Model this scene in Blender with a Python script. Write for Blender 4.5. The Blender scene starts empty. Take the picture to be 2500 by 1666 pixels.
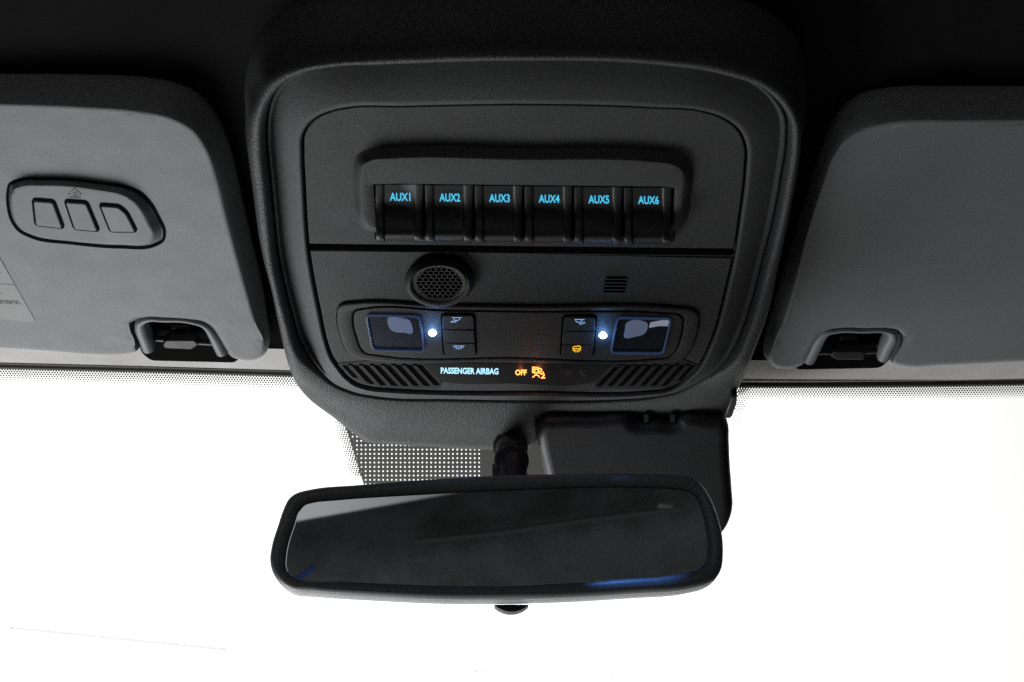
import bpy, bmesh, math, random
from mathutils import Vector, Matrix, noise
from mathutils.geometry import delaunay_2d_cdt
random.seed(7)
R = math.radians
scene = bpy.context.scene
C = scene.collection

# ------------------------------------------------------------------ camera
F = 3140.0                       # focal length in photograph pixels (2500 wide)
CAM = Vector((0, 0, 1.20))
ROT = Matrix.Rotation(R(0.6), 3, 'Z') @ Matrix.Rotation(R(90 + 35), 3, 'X') @ Matrix.Rotation(R(0.6), 3, 'Z')
cd = bpy.data.cameras.new('camera')
cam = bpy.data.objects.new('camera', cd)
C.objects.link(cam)
cam.matrix_world = Matrix.Translation(CAM) @ ROT.to_4x4()
cd.sensor_width = 36
cd.lens = F / 2500 * 36
cd.clip_start = 0.01
cd.clip_end = 200
cd.dof.use_dof = True
cd.dof.focus_distance = 0.77
cd.dof.aperture_fstop = 16
scene.camera = cam

# ------------------------------------------------------------------ world: bright workshop ahead, dark cab behind
w = bpy.data.worlds.new('World')
scene.world = w
w.use_nodes = True
nt = w.node_tree
nt.nodes.clear()
wo = nt.nodes.new('ShaderNodeOutputWorld')
bg = nt.nodes.new('ShaderNodeBackground')
tc = nt.nodes.new('ShaderNodeTexCoord')


def wmath(op, a, b=None, c=None, clamp=False):
    n = nt.nodes.new('ShaderNodeMath')
    n.operation = op
    n.use_clamp = clamp
    for i, v in enumerate((a, b, c)):
        if v is None:
            continue
        if isinstance(v, (int, float)):
            n.inputs[i].default_value = v
        else:
            nt.links.new(v, n.inputs[i])
    return n.outputs[0]


def wlobe(direction, lo, hi, gain):
    d = Vector(direction).normalized()
    n = nt.nodes.new('ShaderNodeVectorMath')
    n.operation = 'DOT_PRODUCT'
    nt.links.new(tc.outputs['Generated'], n.inputs[0])
    n.inputs[1].default_value = d
    m = nt.nodes.new('ShaderNodeMapRange')
    m.interpolation_type = 'SMOOTHSTEP'
    m.inputs['From Min'].default_value = lo
    m.inputs['From Max'].default_value = hi
    m.inputs['To Min'].default_value = 0
    m.inputs['To Max'].default_value = gain
    nt.links.new(n.outputs['Value'], m.inputs['Value'])
    return m.outputs['Result']


front = wlobe((0, 0.8, 0.55), 0.66, 0.86, 1.6)        # pale workshop beyond the windscreen
floor_f = wlobe((-0.2, 0.85, -0.5), 0.6, 1.0, 0.5)    # its lit floor below the dash
rear_w = wlobe((-0.30, -0.95, -0.02), 0.93, 1.0, 0.95)  # rear side window on the left
rear_f = wlobe((0.0, -0.75, -0.65), 0.3, 1.0, 0.045)   # dim light inside the cab
bright = wlobe((-0.28, 0.86, 0.42), 0.78, 0.92, 0.36)
front = wmath('MULTIPLY', front, wmath('ADD', bright, 0.64))
tot = wmath('ADD', wmath('ADD', front, floor_f), wmath('ADD', rear_w, rear_f))
tot = wmath('ADD', tot, 0.004)
nt.links.new(tot, bg.inputs['Strength'])
bg.inputs['Color'].default_value = (1.0, 0.995, 0.985, 1)
nt.links.new(bg.outputs[0], wo.inputs[0])

# unseen soft lamp added outside the windscreen, for light falling off left to right
la = bpy.data.lights.new('left_fill_lamp', 'AREA')
la.shape = 'RECTANGLE'
la.size, la.size_y = 0.7, 0.5
la.energy = 9.8
la.color = (0.975, 0.985, 1.0)
lao = bpy.data.objects.new('left_fill_lamp', la)
lao.location = (-0.62, 1.25, 0.95)
lao.rotation_euler = (Vector((0.0, 0.55, 1.62)) - Vector(lao.location)).to_track_quat('-Z', 'Y').to_euler()
C.objects.link(lao)

scene.view_settings.view_transform = 'Standard'
scene.view_settings.look = 'None'
scene.view_settings.exposure = 0
scene.view_settings.gamma = 1
scene.view_settings.use_curve_mapping = False
scene.cycles.use_denoising = False
scene.cycles.max_bounces = 6
scene.cycles.transparent_max_bounces = 12
scene.cycles.sample_clamp_indirect = 4


# ------------------------------------------------------------------ projection helpers
def ray(px, py):
    return (ROT @ Vector(((px - 1250) / F, (833 - py) / F, -1.0)))


class Plane:
    """A real surface in the car: a point seen at pixel (px, py) at the given depth, and its normal."""
    def __init__(s, px, py, depth, normal):
        s.O = CAM + ray(px, py) * depth
        s.N = Vector(normal).normalized()
        if s.N.dot(CAM - s.O) < 0:
            s.N = -s.N
        s.U = (Vector((1, 0, 0)) - s.N * s.N.x).normalized()
        s.V = s.N.cross(s.U)

    def at(s, px, py, h=0.0):
        d = ray(px, py)
        o = s.O + s.N * h
        return CAM + d * ((o - CAM).dot(s.N) / d.dot(s.N))

    def uv(s, px, py, h=0.0):
        p = s.at(px, py, h) - s.O
        return (p.dot(s.U), p.dot(s.V))

    def p3(s, uv, h=0.0):
        return s.O + s.U * uv[0] + s.V * uv[1] + s.N * h


def slope_normal(down_deg, roll_deg=0):
    """Underside sloping down towards the front of the car by down_deg."""
    a = R(down_deg)
    n = Vector((0, -math.sin(a), -math.cos(a)))
    return Matrix.Rotation(R(roll_deg), 3, 'Y') @ n


PN = Plane(1270, 620, 0.70, slope_normal(8))          # console face
VL = Plane(330, 560, 0.715, slope_normal(5, 1.2))       # left visor face
VR = Plane(2200, 560, 0.715, slope_normal(5, -1.2))      # right visor face
HD = Plane(1270, 900, 0.85, slope_normal(6))          # headliner
HS = Plane(1270, 905, 0.865, slope_normal(-14))        # header rail curling up to the glass
WG = Plane(1270, 926, 0.885, slope_normal(36))        # windscreen glass
SC = Plane(1550, 1100, 0.812, slope_normal(26))       # sensor cover face
MR = Plane(1210, 1310, 0.735, (0.05, -1.9, -0.52))    # mirror face


def crom(pts, n=8, closed=True):
    out = []
    m = len(pts)
    rng = range(m if closed else m - 1)
    for i in rng:
        if closed:
            p0, p1, p2, p3 = (pts[(i + k - 1) % m] for k in range(4))
        else:
            p0, p1, p2, p3 = pts[max(i - 1, 0)], pts[i], pts[i + 1], pts[min(i + 2, m - 1)]
        # centripetal-ish tension: scale tangents by the local segment
        L = math.dist(p1, p2)
        def tan(a, b, c):
            la, lb = math.dist(a, b), math.dist(b, c)
            if la + lb < 1e-9:
                return [0.0] * len(a)
            return [((b[k] - a[k]) / max(la, 1e-9) * lb + (c[k] - b[k]) / max(lb, 1e-9) * la) / (la + lb) for k in range(len(a))]
        t1, t2 = tan(p0, p1, p2), tan(p1, p2, p3)
        if not closed and i == 0:
            t1 = [(p2[k] - p1[k]) / max(L, 1e-9) for k in range(len(p1))]
        if not closed and i == m - 2:
            t2 = [(p2[k] - p1[k]) / max(L, 1e-9) for k in range(len(p1))]
        for j in range(n):
            t = j / n
            h1, h2 = 2*t**3 - 3*t**2 + 1, t**3 - 2*t**2 + t
            h3, h4 = -2*t**3 + 3*t**2, t**3 - t**2
            out.append(tuple(h1*p1[k] + h2*t1[k]*L + h3*p2[k] + h4*t2[k]*L for k in range(len(p1))))
    if not closed:
        out.append(tuple(pts[-1]))
    return out


def polar(pts, c, n=540):
    """Resample a star-shaped closed loop at n equal angles around c, y scaled so corners get samples."""
    out = []
    m = len(pts)
    for k in range(n):
        a = 2 * math.pi * k / n
        dx, dy = math.cos(a), math.sin(a)
        best = None
        for i in range(m):
            x1, y1 = pts[i][0] - c[0], pts[i][1] - c[1]
            x2, y2 = pts[(i+1) % m][0] - c[0], pts[(i+1) % m][1] - c[1]
            ex, ey = x2 - x1, y2 - y1
            den = dx * ey - dy * ex
            if abs(den) < 1e-12:
                continue
            t = (x1 * ey - y1 * ex) / den
            s = (x1 * dy - y1 * dx) / den
            if t > 0 and -1e-9 <= s <= 1 + 1e-9 and (best is None or t < best):
                best = t
        out.append((c[0] + dx * best, c[1] + dy * best))
    return out


def area(uv):
    return 0.5 * sum(uv[i][0] * uv[(i+1) % len(uv)][1] - uv[(i+1) % len(uv)][0] * uv[i][1] for i in range(len(uv)))


def inset(uv, d):
    """Move a closed loop inwards by d metres (outwards if negative)."""
    s = 1 if area(uv) > 0 else -1
    m = len(uv)
    out = []
    for i in range(m):
        a, b, c = uv[i - 1], uv[i], uv[(i + 1) % m]
        e1 = Vector((b[0] - a[0], b[1] - a[1]))
        e2 = Vector((c[0] - b[0], c[1] - b[1]))
        if e1.length < 1e-9: e1 = e2
        if e2.length < 1e-9: e2 = e1
        if e1.length < 1e-9:
            out.append(b)
            continue
        e1.normalize(); e2.normalize()
        n1 = Vector((-e1.y, e1.x)) * s
        n2 = Vector((-e2.y, e2.x)) * s
        n = n1 + n2
        if n.length < 1e-6:
            n = n1.copy()
        n.normalize()
        k = max(n.dot(n1), 0.5)
        out.append((b[0] + n.x * d / k, b[1] + n.y * d / k))
    return out


def clip_poly(poly, a, b, keep_left=True):
    """Sutherland-Hodgman against the line a->b (pixel space)."""
    def side(p):
        v = (b[0]-a[0]) * (p[1]-a[1]) - (b[1]-a[1]) * (p[0]-a[0])
        return v if keep_left else -v
    out = []
    for i in range(len(poly)):
        p, q = poly[i], poly[(i + 1) % len(poly)]
        sp, sq = side(p), side(q)
        if sp >= 0:
            out.append(p)
        if (sp >= 0) != (sq >= 0):
            t = sp / (sp - sq)
            out.append((p[0] + (q[0]-p[0]) * t, p[1] + (q[1]-p[1]) * t))
    return out


# ------------------------------------------------------------------ object helpers
def finish(name, bm, mat, parent=None, smooth=True, angle=40):
    me = bpy.data.meshes.new(name)
    bmesh.ops.recalc_face_normals(bm, faces=bm.faces)
    bm.to_mesh(me)
    bm.free()
    if smooth and angle:
        me.set_sharp_from_angle(angle=R(angle))
    o = bpy.data.objects.new(name, me)
    C.objects.link(o)
    me.materials.append(mat)
    if parent is not None:
        o.parent = parent
        o.matrix_parent_inverse = MW(parent).inverted()
    return o


def MW(o):
    m = o.matrix_basis.copy()
    if o.parent:
        m = MW(o.parent) @ o.matrix_parent_inverse @ m
    return m


def tag(o, label, cat, group=None, kind=None):
    o['label'] = label
    o['category'] = cat
    if group: o['group'] = group
    if kind: o['kind'] = kind
    return o


def thing(name, label, cat, loc, group=None):
    o = bpy.data.objects.new(name, None)
    C.objects.link(o)
    o.location = loc
    o.empty_display_size = 0.02
    return tag(o, label, cat, group)


def fill_cap(bm, pts, disp=None, step=0.004):
    """Fill a planar loop, concave or not; disp(point) lifts the inside a little along the normal."""
    n = Vector((0, 0, 0))
    for a, b_ in zip(pts, pts[1:] + pts[:1]):
        n += a.cross(b_)
    n.normalize()
    if n.dot(CAM - pts[0]) < 0:
        n = -n
    u = (pts[len(pts)//2] - pts[0]).normalized()
    u = (u - n * u.dot(n)).normalized()
    v = n.cross(u)
    o = pts[0]
    p2 = [Vector(((p - o).dot(u), (p - o).dot(v))) for p in pts]
    allp = list(p2)
    if disp:
        x0, x1 = min(p.x for p in p2), max(p.x for p in p2)
        y0, y1 = min(p.y for p in p2), max(p.y for p in p2)
        y = y0
        while y < y1:
            x = x0
            while x < x1:
                allp.append(Vector((x + random.uniform(-.3, .3) * step, y + random.uniform(-.3, .3) * step)))
                x += step
            y += step * .87
    vs_, es_, fs_ = delaunay_2d_cdt(allp, [], [list(range(len(pts)))], 1, 1e-7)[:3]
    bnd = set()
    cnt = {}
    for f in fs_:
        for a, b_ in zip(f, list(f[1:]) + [f[0]]):
            k = (min(a, b_), max(a, b_))
            cnt[k] = cnt.get(k, 0) + 1
    for (a, b_), c in cnt.items():
        if c == 1:
            bnd.add(a); bnd.add(b_)
    new = {}
    for f in fs_:
        for i in f:
            if i not in new:
                q = o + u * vs_[i].x + v * vs_[i].y
                if disp and i not in bnd:
                    q += n * disp(q)
                new[i] = bm.verts.new(q)
        try:
            ff = bm.faces.new([new[i] for i in f])
            ff.smooth = bool(disp)
        except ValueError:
            pass


def rpoly(pts, r, n=5):
    """Polygon with corners rounded at r pixels."""
    out = []
    m = len(pts)
    for i in range(m):
        a, b_, c = Vector(pts[i-1]), Vector(pts[i]), Vector(pts[(i+1) % m])
        ra = min(r, (a-b_).length * .45)
        rc = min(r, (c-b_).length * .45)
        p, q = b_ + (a-b_).normalized() * ra, b_ + (c-b_).normalized() * rc
        for k in range(n + 1):
            t = k / n
            z = p * (1-t)**2 + b_ * 2*t*(1-t) + q * t*t
            out.append((z.x, z.y))
    return out


def rings_into(bm, rings, cap0=False, cap1=False, closed=True, smooth=True):
    rings = [list(r) for r in rings]
    vs = [[bm.verts.new(p) for p in r] for r in rings]
    n = len(rings[0])
    for a, b in zip(vs, vs[1:]):
        for i in range(n if closed else n - 1):
            j = (i + 1) % n
            try:
                f = bm.faces.new((a[i], a[j], b[j], b[i]))
                f.smooth = smooth
            except ValueError:
                pass
    for cap, r in ((cap0, vs[0]), (cap1, vs[-1])):
        if cap:
            fill_cap(bm, [v.co.copy() for v in r])
    return vs


def loft(name, rings, mat, parent=None, cap0=False, cap1=False, angle=40):
    bm = bmesh.new()
    rings_into(bm, rings, cap0, cap1)
    return finish(name, bm, mat, parent, angle=angle)


def plate(name, pl, uv, h0, h1, bev, mat, parent=None, extra=None, back=False):
    """Solid plate with outline uv on plane pl, from height h0 up to h1 with a rounded upper edge."""
    prof = [(0, h0)] + [(bev * (1 - math.cos(t)), h1 - bev * (1 - math.sin(t))) for t in (0, .4, .8, 1.2, math.pi / 2)]
    rings = [[pl.p3(p, h) for p in inset(uv, d)] for d, h in prof]
    return loft(name, rings, mat, parent, cap0=back, cap1=True, angle=50)


def uvs(pl, pts, h=0.0):
    return [pl.uv(x, y, h) for x, y in pts]


def ribbon_into(bm, pl, pts, width, h, hf=None, thick=0.00025, closed=False):
    """Thin raised line of the given pixel width."""
    m = len(pts)
    L, Rr = [], []
    for i in range(m):
        if closed:
            a, c = pts[i - 1], pts[(i + 1) % m]
        else:
            a, c = pts[max(i - 1, 0)], pts[min(i + 1, m - 1)]
        dx, dy = c[0] - a[0], c[1] - a[1]
        l = math.hypot(dx, dy) or 1
        nx, ny = -dy / l * width / 2, dx / l * width / 2
        L.append((pts[i][0] + nx, pts[i][1] + ny))
        Rr.append((pts[i][0] - nx, pts[i][1] - ny))
    hh = lambda p: (hf(p[1]) if hf else 0) + h
    lo = [[bm.verts.new(pl.at(p[0], p[1], hh(p))) for p in s] for s in (L, Rr)]
    hi = [[bm.verts.new(pl.at(p[0], p[1], hh(p) + thick)) for p in s] for s in (L, Rr)]
    for i in range(m if closed else m - 1):
        j = (i + 1) % m
        bm.faces.new((hi[0][i], hi[0][j], hi[1][j], hi[1][i]))
        bm.faces.new((lo[0][i], lo[0][j], hi[0][j], hi[0][i]))
        bm.faces.new((lo[1][i], lo[1][j], hi[1][j], hi[1][i]))
    if not closed:
        for i in (0, m - 1):
            bm.faces.new((lo[0][i], lo[1][i], hi[1][i], hi[0][i]))


def poly_into(bm, pl, pts, h, hf=None, thick=0.00025):
    hh = lambda p: (hf(p[1]) if hf else 0) + h
    lo = [bm.verts.new(pl.at(p[0], p[1], hh(p))) for p in pts]
    hi = [bm.verts.new(pl.at(p[0], p[1], hh(p) + thick)) for p in pts]
    bm.faces.new(hi)
    for i in range(len(pts)):
        j = (i + 1) % len(pts)
        bm.faces.new((lo[i], lo[j], hi[j], hi[i]))


def text_into(bm, pl, body, x0, x1, ybase, ytop, h, hf=None, bold=0.0, thick=0.00015, ybase_r=None):
    cu = bpy.data.curves.new('lettering_outline', 'FONT')
    cu.body = body
    cu.size = 1.0
    cu.offset = bold
    cu.resolution_u = 3
    ob = bpy.data.objects.new('lettering_outline', cu)
    C.objects.link(ob)
    dg = bpy.context.evaluated_depsgraph_get()
    me = bpy.data.meshes.new_from_object(ob.evaluated_get(dg))
    bpy.data.objects.remove(ob)
    bpy.data.curves.remove(cu)
    xs = [v.co.x for v in me.vertices]
    ys = [v.co.y for v in me.vertices]
    ax, bx, cap = min(xs), max(xs), max(ys)
    yr = ybase if ybase_r is None else ybase_r
    base = []
    for v in me.vertices:
        t = (v.co.x - ax) / (bx - ax)
        px = x0 + t * (x1 - x0)
        py = ybase + (yr - ybase) * t - v.co.y / cap * (ybase - ytop)
        base.append((px, py))
    hh = lambda p: (hf(p[1]) if hf else 0) + h
    hi = [bm.verts.new(pl.at(p[0], p[1], hh(p) + thick)) for p in base]
    for f in me.polygons:
        try:
            bm.faces.new([hi[i] for i in f.vertices])
        except ValueError:
            pass
    bpy.data.meshes.remove(me)


def tube_into(bm, path, radii, seg=14, caps=True, ell=1.0):
    rings = []
    for i, p in enumerate(path):
        a, c = path[max(i - 1, 0)], path[min(i + 1, len(path) - 1)]
        t = (c - a).normalized()
        ref = Vector((1, 0, 0)) if abs(t.x) < 0.9 else Vector((0, 0, 1))
        u = (ref - t * ref.dot(t)).normalized()
        v = t.cross(u)
        r = radii[i]
        rings.append([p + u * math.cos(q) * r + v * math.sin(q) * r * ell for q in [2 * math.pi * k / seg for k in range(seg)]])
    rings_into(bm, rings, caps, caps)


# ------------------------------------------------------------------ materials
def mat(name, col, rough=0.6, grain=0.0, scale=900.0, spec=0.5, metallic=0.0, mottle=0.12, coat=0.0, fine=0.0, kind='NOISE', sheen=0.0):
    m = bpy.data.materials.new(name)
    m.use_nodes = True
    t = m.node_tree
    b = t.nodes['Principled BSDF']
    b.inputs['Roughness'].default_value = rough
    b.inputs['Specular IOR Level'].default_value = spec
    b.inputs['Metallic'].default_value = metallic
    b.inputs['Coat Weight'].default_value = coat
    b.inputs['Sheen Weight'].default_value = sheen
    geo = t.nodes.new('ShaderNodeNewGeometry')
    no = t.nodes.new('ShaderNodeTexNoise')
    no.inputs['Scale'].default_value = 14
    no.inputs['Detail'].default_value = 5
    t.links.new(geo.outputs['Position'], no.inputs['Vector'])
    ra = t.nodes.new('ShaderNodeValToRGB')
    ra.color_ramp.elements[0].position = 0.3
    ra.color_ramp.elements[1].position = 0.7
    lo = [c * (1 - mottle) for c in col]
    hi = [c * (1 + mottle) for c in col]
    ra.color_ramp.elements[0].color = (*lo, 1)
    ra.color_ramp.elements[1].color = (*hi, 1)
    t.links.new(no.outputs['Fac'], ra.inputs['Fac'])
    t.links.new(ra.outputs['Color'], b.inputs['Base Color'])
    # slightly uneven gloss, as handled plastic has
    n3 = t.nodes.new('ShaderNodeTexNoise')
    n3.inputs['Scale'].default_value = 60
    n3.inputs['Detail'].default_value = 4
    t.links.new(geo.outputs['Position'], n3.inputs['Vector'])
    mr = t.nodes.new('ShaderNodeMapRange')
    mr.inputs['To Min'].default_value = max(rough - 0.06, 0.0)
    mr.inputs['To Max'].default_value = min(rough + 0.06, 1.0)
    t.links.new(n3.outputs['Fac'], mr.inputs['Value'])
    t.links.new(mr.outputs['Result'], b.inputs['Roughness'])
    if grain > 0:
        if kind == 'VORONOI':
            g = t.nodes.new('ShaderNodeTexVoronoi')
            g.feature = 'SMOOTH_F1'
            g.inputs['Scale'].default_value = scale
            out = g.outputs['Distance']
        else:
            g = t.nodes.new('ShaderNodeTexNoise')
            g.inputs['Scale'].default_value = scale
            g.inputs['Detail'].default_value = 3
            out = g.outputs['Fac']
        t.links.new(geo.outputs['Position'], g.inputs['Vector'])
        bu = t.nodes.new('ShaderNodeBump')
        bu.inputs['Strength'].default_value = grain
        bu.inputs['Distance'].default_value = 0.0006
        t.links.new(out, bu.inputs['Height'])
        t.links.new(bu.outputs['Normal'], b.inputs['Normal'])
    return m


def emat(name, col, strength, base=(0.02, 0.02, 0.02)):
    m = bpy.data.materials.new(name)
    m.use_nodes = True
    b = m.node_tree.nodes['Principled BSDF']
    b.inputs['Base Color'].default_value = (*base, 1)
    b.inputs['Emission Color'].default_value = (*col, 1)
    b.inputs['Emission Strength'].default_value = strength
    return m


def thin_glass(name, tint, spec_rough=0.02, refl=1.0):
    m = bpy.data.materials.new(name)
    m.use_nodes = True
    t = m.node_tree
    t.nodes.clear()
    o = t.nodes.new('ShaderNodeOutputMaterial')
    mx = t.nodes.new('ShaderNodeMixShader')
    tr = t.nodes.new('ShaderNodeBsdfTransparent')
    gl = t.nodes.new('ShaderNodeBsdfGlossy')
    lw = t.nodes.new('ShaderNodeLayerWeight')
    pw = t.nodes.new('ShaderNodeMath')
    pw.operation = 'POWER'
    pw.inputs[1].default_value = 4.0
    t.links.new(lw.outputs['Facing'], pw.inputs[0])
    fr = t.nodes.new('ShaderNodeMath')
    fr.operation = 'MULTIPLY_ADD'
    fr.inputs[1].default_value = 0.8
    fr.inputs[2].default_value = 0.04
    t.links.new(pw.outputs[0], fr.inputs[0])
    tr.inputs['Color'].default_value = (*tint, 1)
    gl.inputs['Roughness'].default_value = spec_rough
    gl.inputs['Color'].default_value = (refl, refl, refl, 1)
    t.links.new(fr.outputs[0], mx.inputs[0])
    t.links.new(tr.outputs[0], mx.inputs[1])
    t.links.new(gl.outputs[0], mx.inputs[2])
    t.links.new(mx.outputs[0], o.inputs[0])
    return m


M = dict(
    housing=mat('grained_black_plastic', (0.0484, 0.0497, 0.0512), 0.5, 0.6, 1700, kind='VORONOI'),
    bezel=mat('satin_dark_plastic', (0.0669, 0.0687, 0.0707), 0.55, 0.5, 2200),
    panel=mat('matt_dark_plastic', (0.0452, 0.0463, 0.0477), 0.6, 0.6, 2200),
    module=mat('lamp_module_plastic', (0.0393, 0.0403, 0.0415), 0.6, 0.4, 2200),
    black=mat('black_plastic', (0.012, 0.012, 0.013), 0.45, 0.15, 2500),
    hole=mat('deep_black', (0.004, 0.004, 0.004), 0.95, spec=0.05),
    switch=mat('switch_plastic', (0.012, 0.012, 0.013), 0.4, 0.2, 2500),
    display=mat('smoked_display', (0.010, 0.010, 0.011), 0.40, 0.0, mottle=0.05, spec=0.2),
    grille=mat('dark_grille_plastic', (0.017, 0.017, 0.018), 0.6, 0.2, 2500, spec=0.3),
    vinyl=mat('grey_visor_vinyl', (0.1866, 0.1913, 0.1971), 0.55, 0.4, 1500, mottle=0.05),
    visor_trim=mat('grey_trim_plastic', (0.1960, 0.2010, 0.2070), 0.5, 0.15, 2500),
    pod=mat('grey_pod_plastic', (0.1664, 0.1707, 0.1758), 0.55, 0.2, 2500),
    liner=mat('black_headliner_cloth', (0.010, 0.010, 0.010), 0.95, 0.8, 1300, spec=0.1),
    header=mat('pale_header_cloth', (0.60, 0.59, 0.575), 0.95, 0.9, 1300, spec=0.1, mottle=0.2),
    rubber=mat('black_rubber', (0.012, 0.012, 0.012), 0.7, 0.3, 800),
    frit=mat('ceramic_frit', (0.05, 0.05, 0.05), 0.5),
    film=mat('sensor_film', (0.20, 0.20, 0.19), 0.6, mottle=0.05),
    mirror_case=mat('mirror_casing', (0.1398, 0.1433, 0.1476), 0.40, 0.15, 2200),
    shell=mat('mirror_back_shell', (0.34, 0.35, 0.36), 0.45, 0.5, 1600),
    cover=mat('sensor_cover_plastic', (0.020, 0.021, 0.023), 0.45, 0.25, 2200),
    paper=mat('warning_label_paper', (0.38, 0.38, 0.38), 0.6, mottle=0.03, spec=0.2),
    ink=mat('grey_ink', (0.16, 0.16, 0.17), 0.7),
    seat=mat('black_leather', (0.085, 0.085, 0.087), 0.5, 1.0, 160, kind='VORONOI', mottle=0.4),
    belt=mat('grey_webbing', (0.11, 0.11, 0.11), 0.8),
    bluecloth=mat('blue_cloth', (0.05, 0.12, 0.5), 0.8),
    clip=mat('black_clip_plastic', (0.006, 0.006, 0.006), 0.45, spec=0.3),
    rail=mat('white_rail_paint', (0.78, 0.78, 0.75), 0.6),
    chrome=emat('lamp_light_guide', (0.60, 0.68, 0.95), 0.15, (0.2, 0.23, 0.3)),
    lens_glint=emat('glowing_lens_glint', (0.85, 0.87, 0.95), 0.28, (0.4, 0.4, 0.42)),  # faint glow imitating a reflection on the lens
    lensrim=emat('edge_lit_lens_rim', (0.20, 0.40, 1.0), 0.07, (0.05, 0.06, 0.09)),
    cyan=emat('cyan_backlight', (0.07, 0.58, 0.88), 1.05),
    ice=emat('pale_blue_backlight', (0.42, 0.80, 1.0), 1.35),
    iceicon=emat('icon_backlight', (0.30, 0.55, 0.95), 0.9),
    orange=emat('orange_backlight', (1.0, 0.33, 0.06), 3.0),
    amber=emat('amber_backlight', (1.0, 0.55, 0.03), 1.0),
    led=emat('blue_white_led', (0.62, 0.86, 1.0), 9.0),
    dim=mat('unlit_symbol', (0.075, 0.055, 0.045), 0.5),
    glass=thin_glass('windscreen_glass', (0.985, 0.99, 0.985), 0.01, 0.35),
    lens=thin_glass('map_lamp_lens', (0.75, 0.8, 0.9), 0.03),
)
mm = bpy.data.materials.new('mirror_silver')
mm.use_nodes = True
b = mm.node_tree.nodes['Principled BSDF']
b.inputs['Base Color'].default_value = (0.355, 0.37, 0.38, 1)
b.inputs['Metallic'].default_value = 1
b.inputs['Roughness'].default_value = 0.015
M['mirror'] = mm

# ================================================================== SETTING: headliner and header strip
SEAL_L = [(-500, 874), (0, 888), (350, 897), (700, 907), (1270, 926), (1800, 934), (2150, 933), (2500, 928), (3000, 918)]
front_edge = crom(SEAL_L, 10, closed=False)
fe = [HD.uv(x, y) for x, y in front_edge]
VS = 1 if HD.V.y > 0 else -1          # +V runs to the front of the car when VS = 1
bm = bmesh.new()
hdr = []
for dy in (0, 2, 6, 14, 24, 34, 44, 54):
    curl = 0.0 if dy > 0 else -0.004
    hdr.append([HS.at(x, y - dy, curl) for x, y in front_edge])
# no dip round the visor clips; a black plate stands in for the shade
for r_, dy in zip(hdr, (0, 2, 6, 14, 24, 34, 44, 54)):
    for i, (x, y) in enumerate(front_edge):
        r_[i] = r_[i]
rings_into(bm, hdr, closed=False)
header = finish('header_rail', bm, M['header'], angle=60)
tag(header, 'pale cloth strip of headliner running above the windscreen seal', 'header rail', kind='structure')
bm = bmesh.new()
rings = [[p.copy() for p in hdr[-1]]]
for d in (0.02, 0.05, 0.12, 0.3, 0.7, 1.3, 2.0):
    rings.append([p + Vector((p.x * d * 0.3, -d, 0.012 + 0.02 * min(d, 1))) for p in hdr[-1]])
rings_into(bm, rings, closed=False)
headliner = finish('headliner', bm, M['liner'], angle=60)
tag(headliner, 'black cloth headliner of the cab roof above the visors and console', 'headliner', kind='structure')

# ================================================================== WINDSCREEN
ws = thing('windscreen', 'clear windscreen with black seal and dotted border below the visors', 'windscreen', WG.at(1250, 1200))
bm = bmesh.new()
top = [WG.uv(x, y + 4) for x, y in front_edge]
WS_ = 1 if WG.V.y > 0 else -1
rings = [[WG.p3((u, v + WS_ * d), 0.0) for u, v in top] for d in (-0.01, 0.1, 0.3, 0.7)]
rings_into(bm, rings, closed=False)
finish('glass_pane', bm, M['glass'], ws)

bm = bmesh.new()
seal = [[HS.at(x, y - 1, 0.0005) for x, y in front_edge],
        [WG.at(x, y + 3, 0.006) for x, y in front_edge],
        [WG.at(x, y + 9, 0.006) for x, y in front_edge],
        [WG.at(x, y + 13, 0.002) for x, y in front_edge]]
rings_into(bm, seal, closed=False)
finish('rubber_seal', bm, M['rubber'], ws)


def disc_into(bm, x, y, r, h=0.0006, seg=8, ry=None):
    ry = ry or r
    bm.faces.new([bm.verts.new(WG.at(x + r * math.cos(a), y + ry * math.sin(a), h)) for a in [2*math.pi*k/seg for k in range(seg)]])


def lerp_line(pts, x):
    for (x1, y1), (x2, y2) in zip(pts, pts[1:]):
        if x1 <= x <= x2:
            return y1 + (y2 - y1) * (x - x1) / (x2 - x1)
    return pts[-1][1]


bm = bmesh.new()
for row in range(7):
    rad = (2.6, 2.55, 2.5, 2.3, 2.0, 1.6, 1.0)[row]
    x = -120 + (row % 2) * 3.3
    while x < 2620:
        if not (735 < x < 1770):
            disc_into(bm, x, lerp_line(SEAL_L, x) + 14 + row * 4.9, rad)
        x += 6.6
# the border running down beside the sensor area
BR = (2.6, 2.5, 2.4, 2.1, 1.7, 1.2, 0.8)
for row in range(26):
    y = 1030 + row * 5.2
    for k in range(7):
        disc_into(bm, 850 + (y - 1045) * 0.31 - 3 - k * 6.0 + (row % 2) * 3.0, y, BR[k])
for row in range(30):
    y = 915 + row * 5.2
    fade = max(0.0, 1 - row / 30)
    for k in range(7):
        r = BR[k] * fade ** 0.5 if k < 6 * fade + 1 else 0
        if r > 0.5:
            disc_into(bm, 1812 - (y - 915) * 0.20 + k * 6.0 + (row % 2) * 3.0, y, r)
frit = finish('frit_dots', bm, M['frit'], ws)
frit['kind'] = 'stuff'

# grey film with a grid of round holes behind the mirror
bm = bmesh.new()
px_, py_ = 10.65, 10.55


def film_y_left(y):
    return 848 + (y - 1045) * 0.31


def quad_into(bm, pts, h=0.0008):
    bm.faces.new([bm.verts.new(WG.at(x, y, h)) for x, y in pts])


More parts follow.
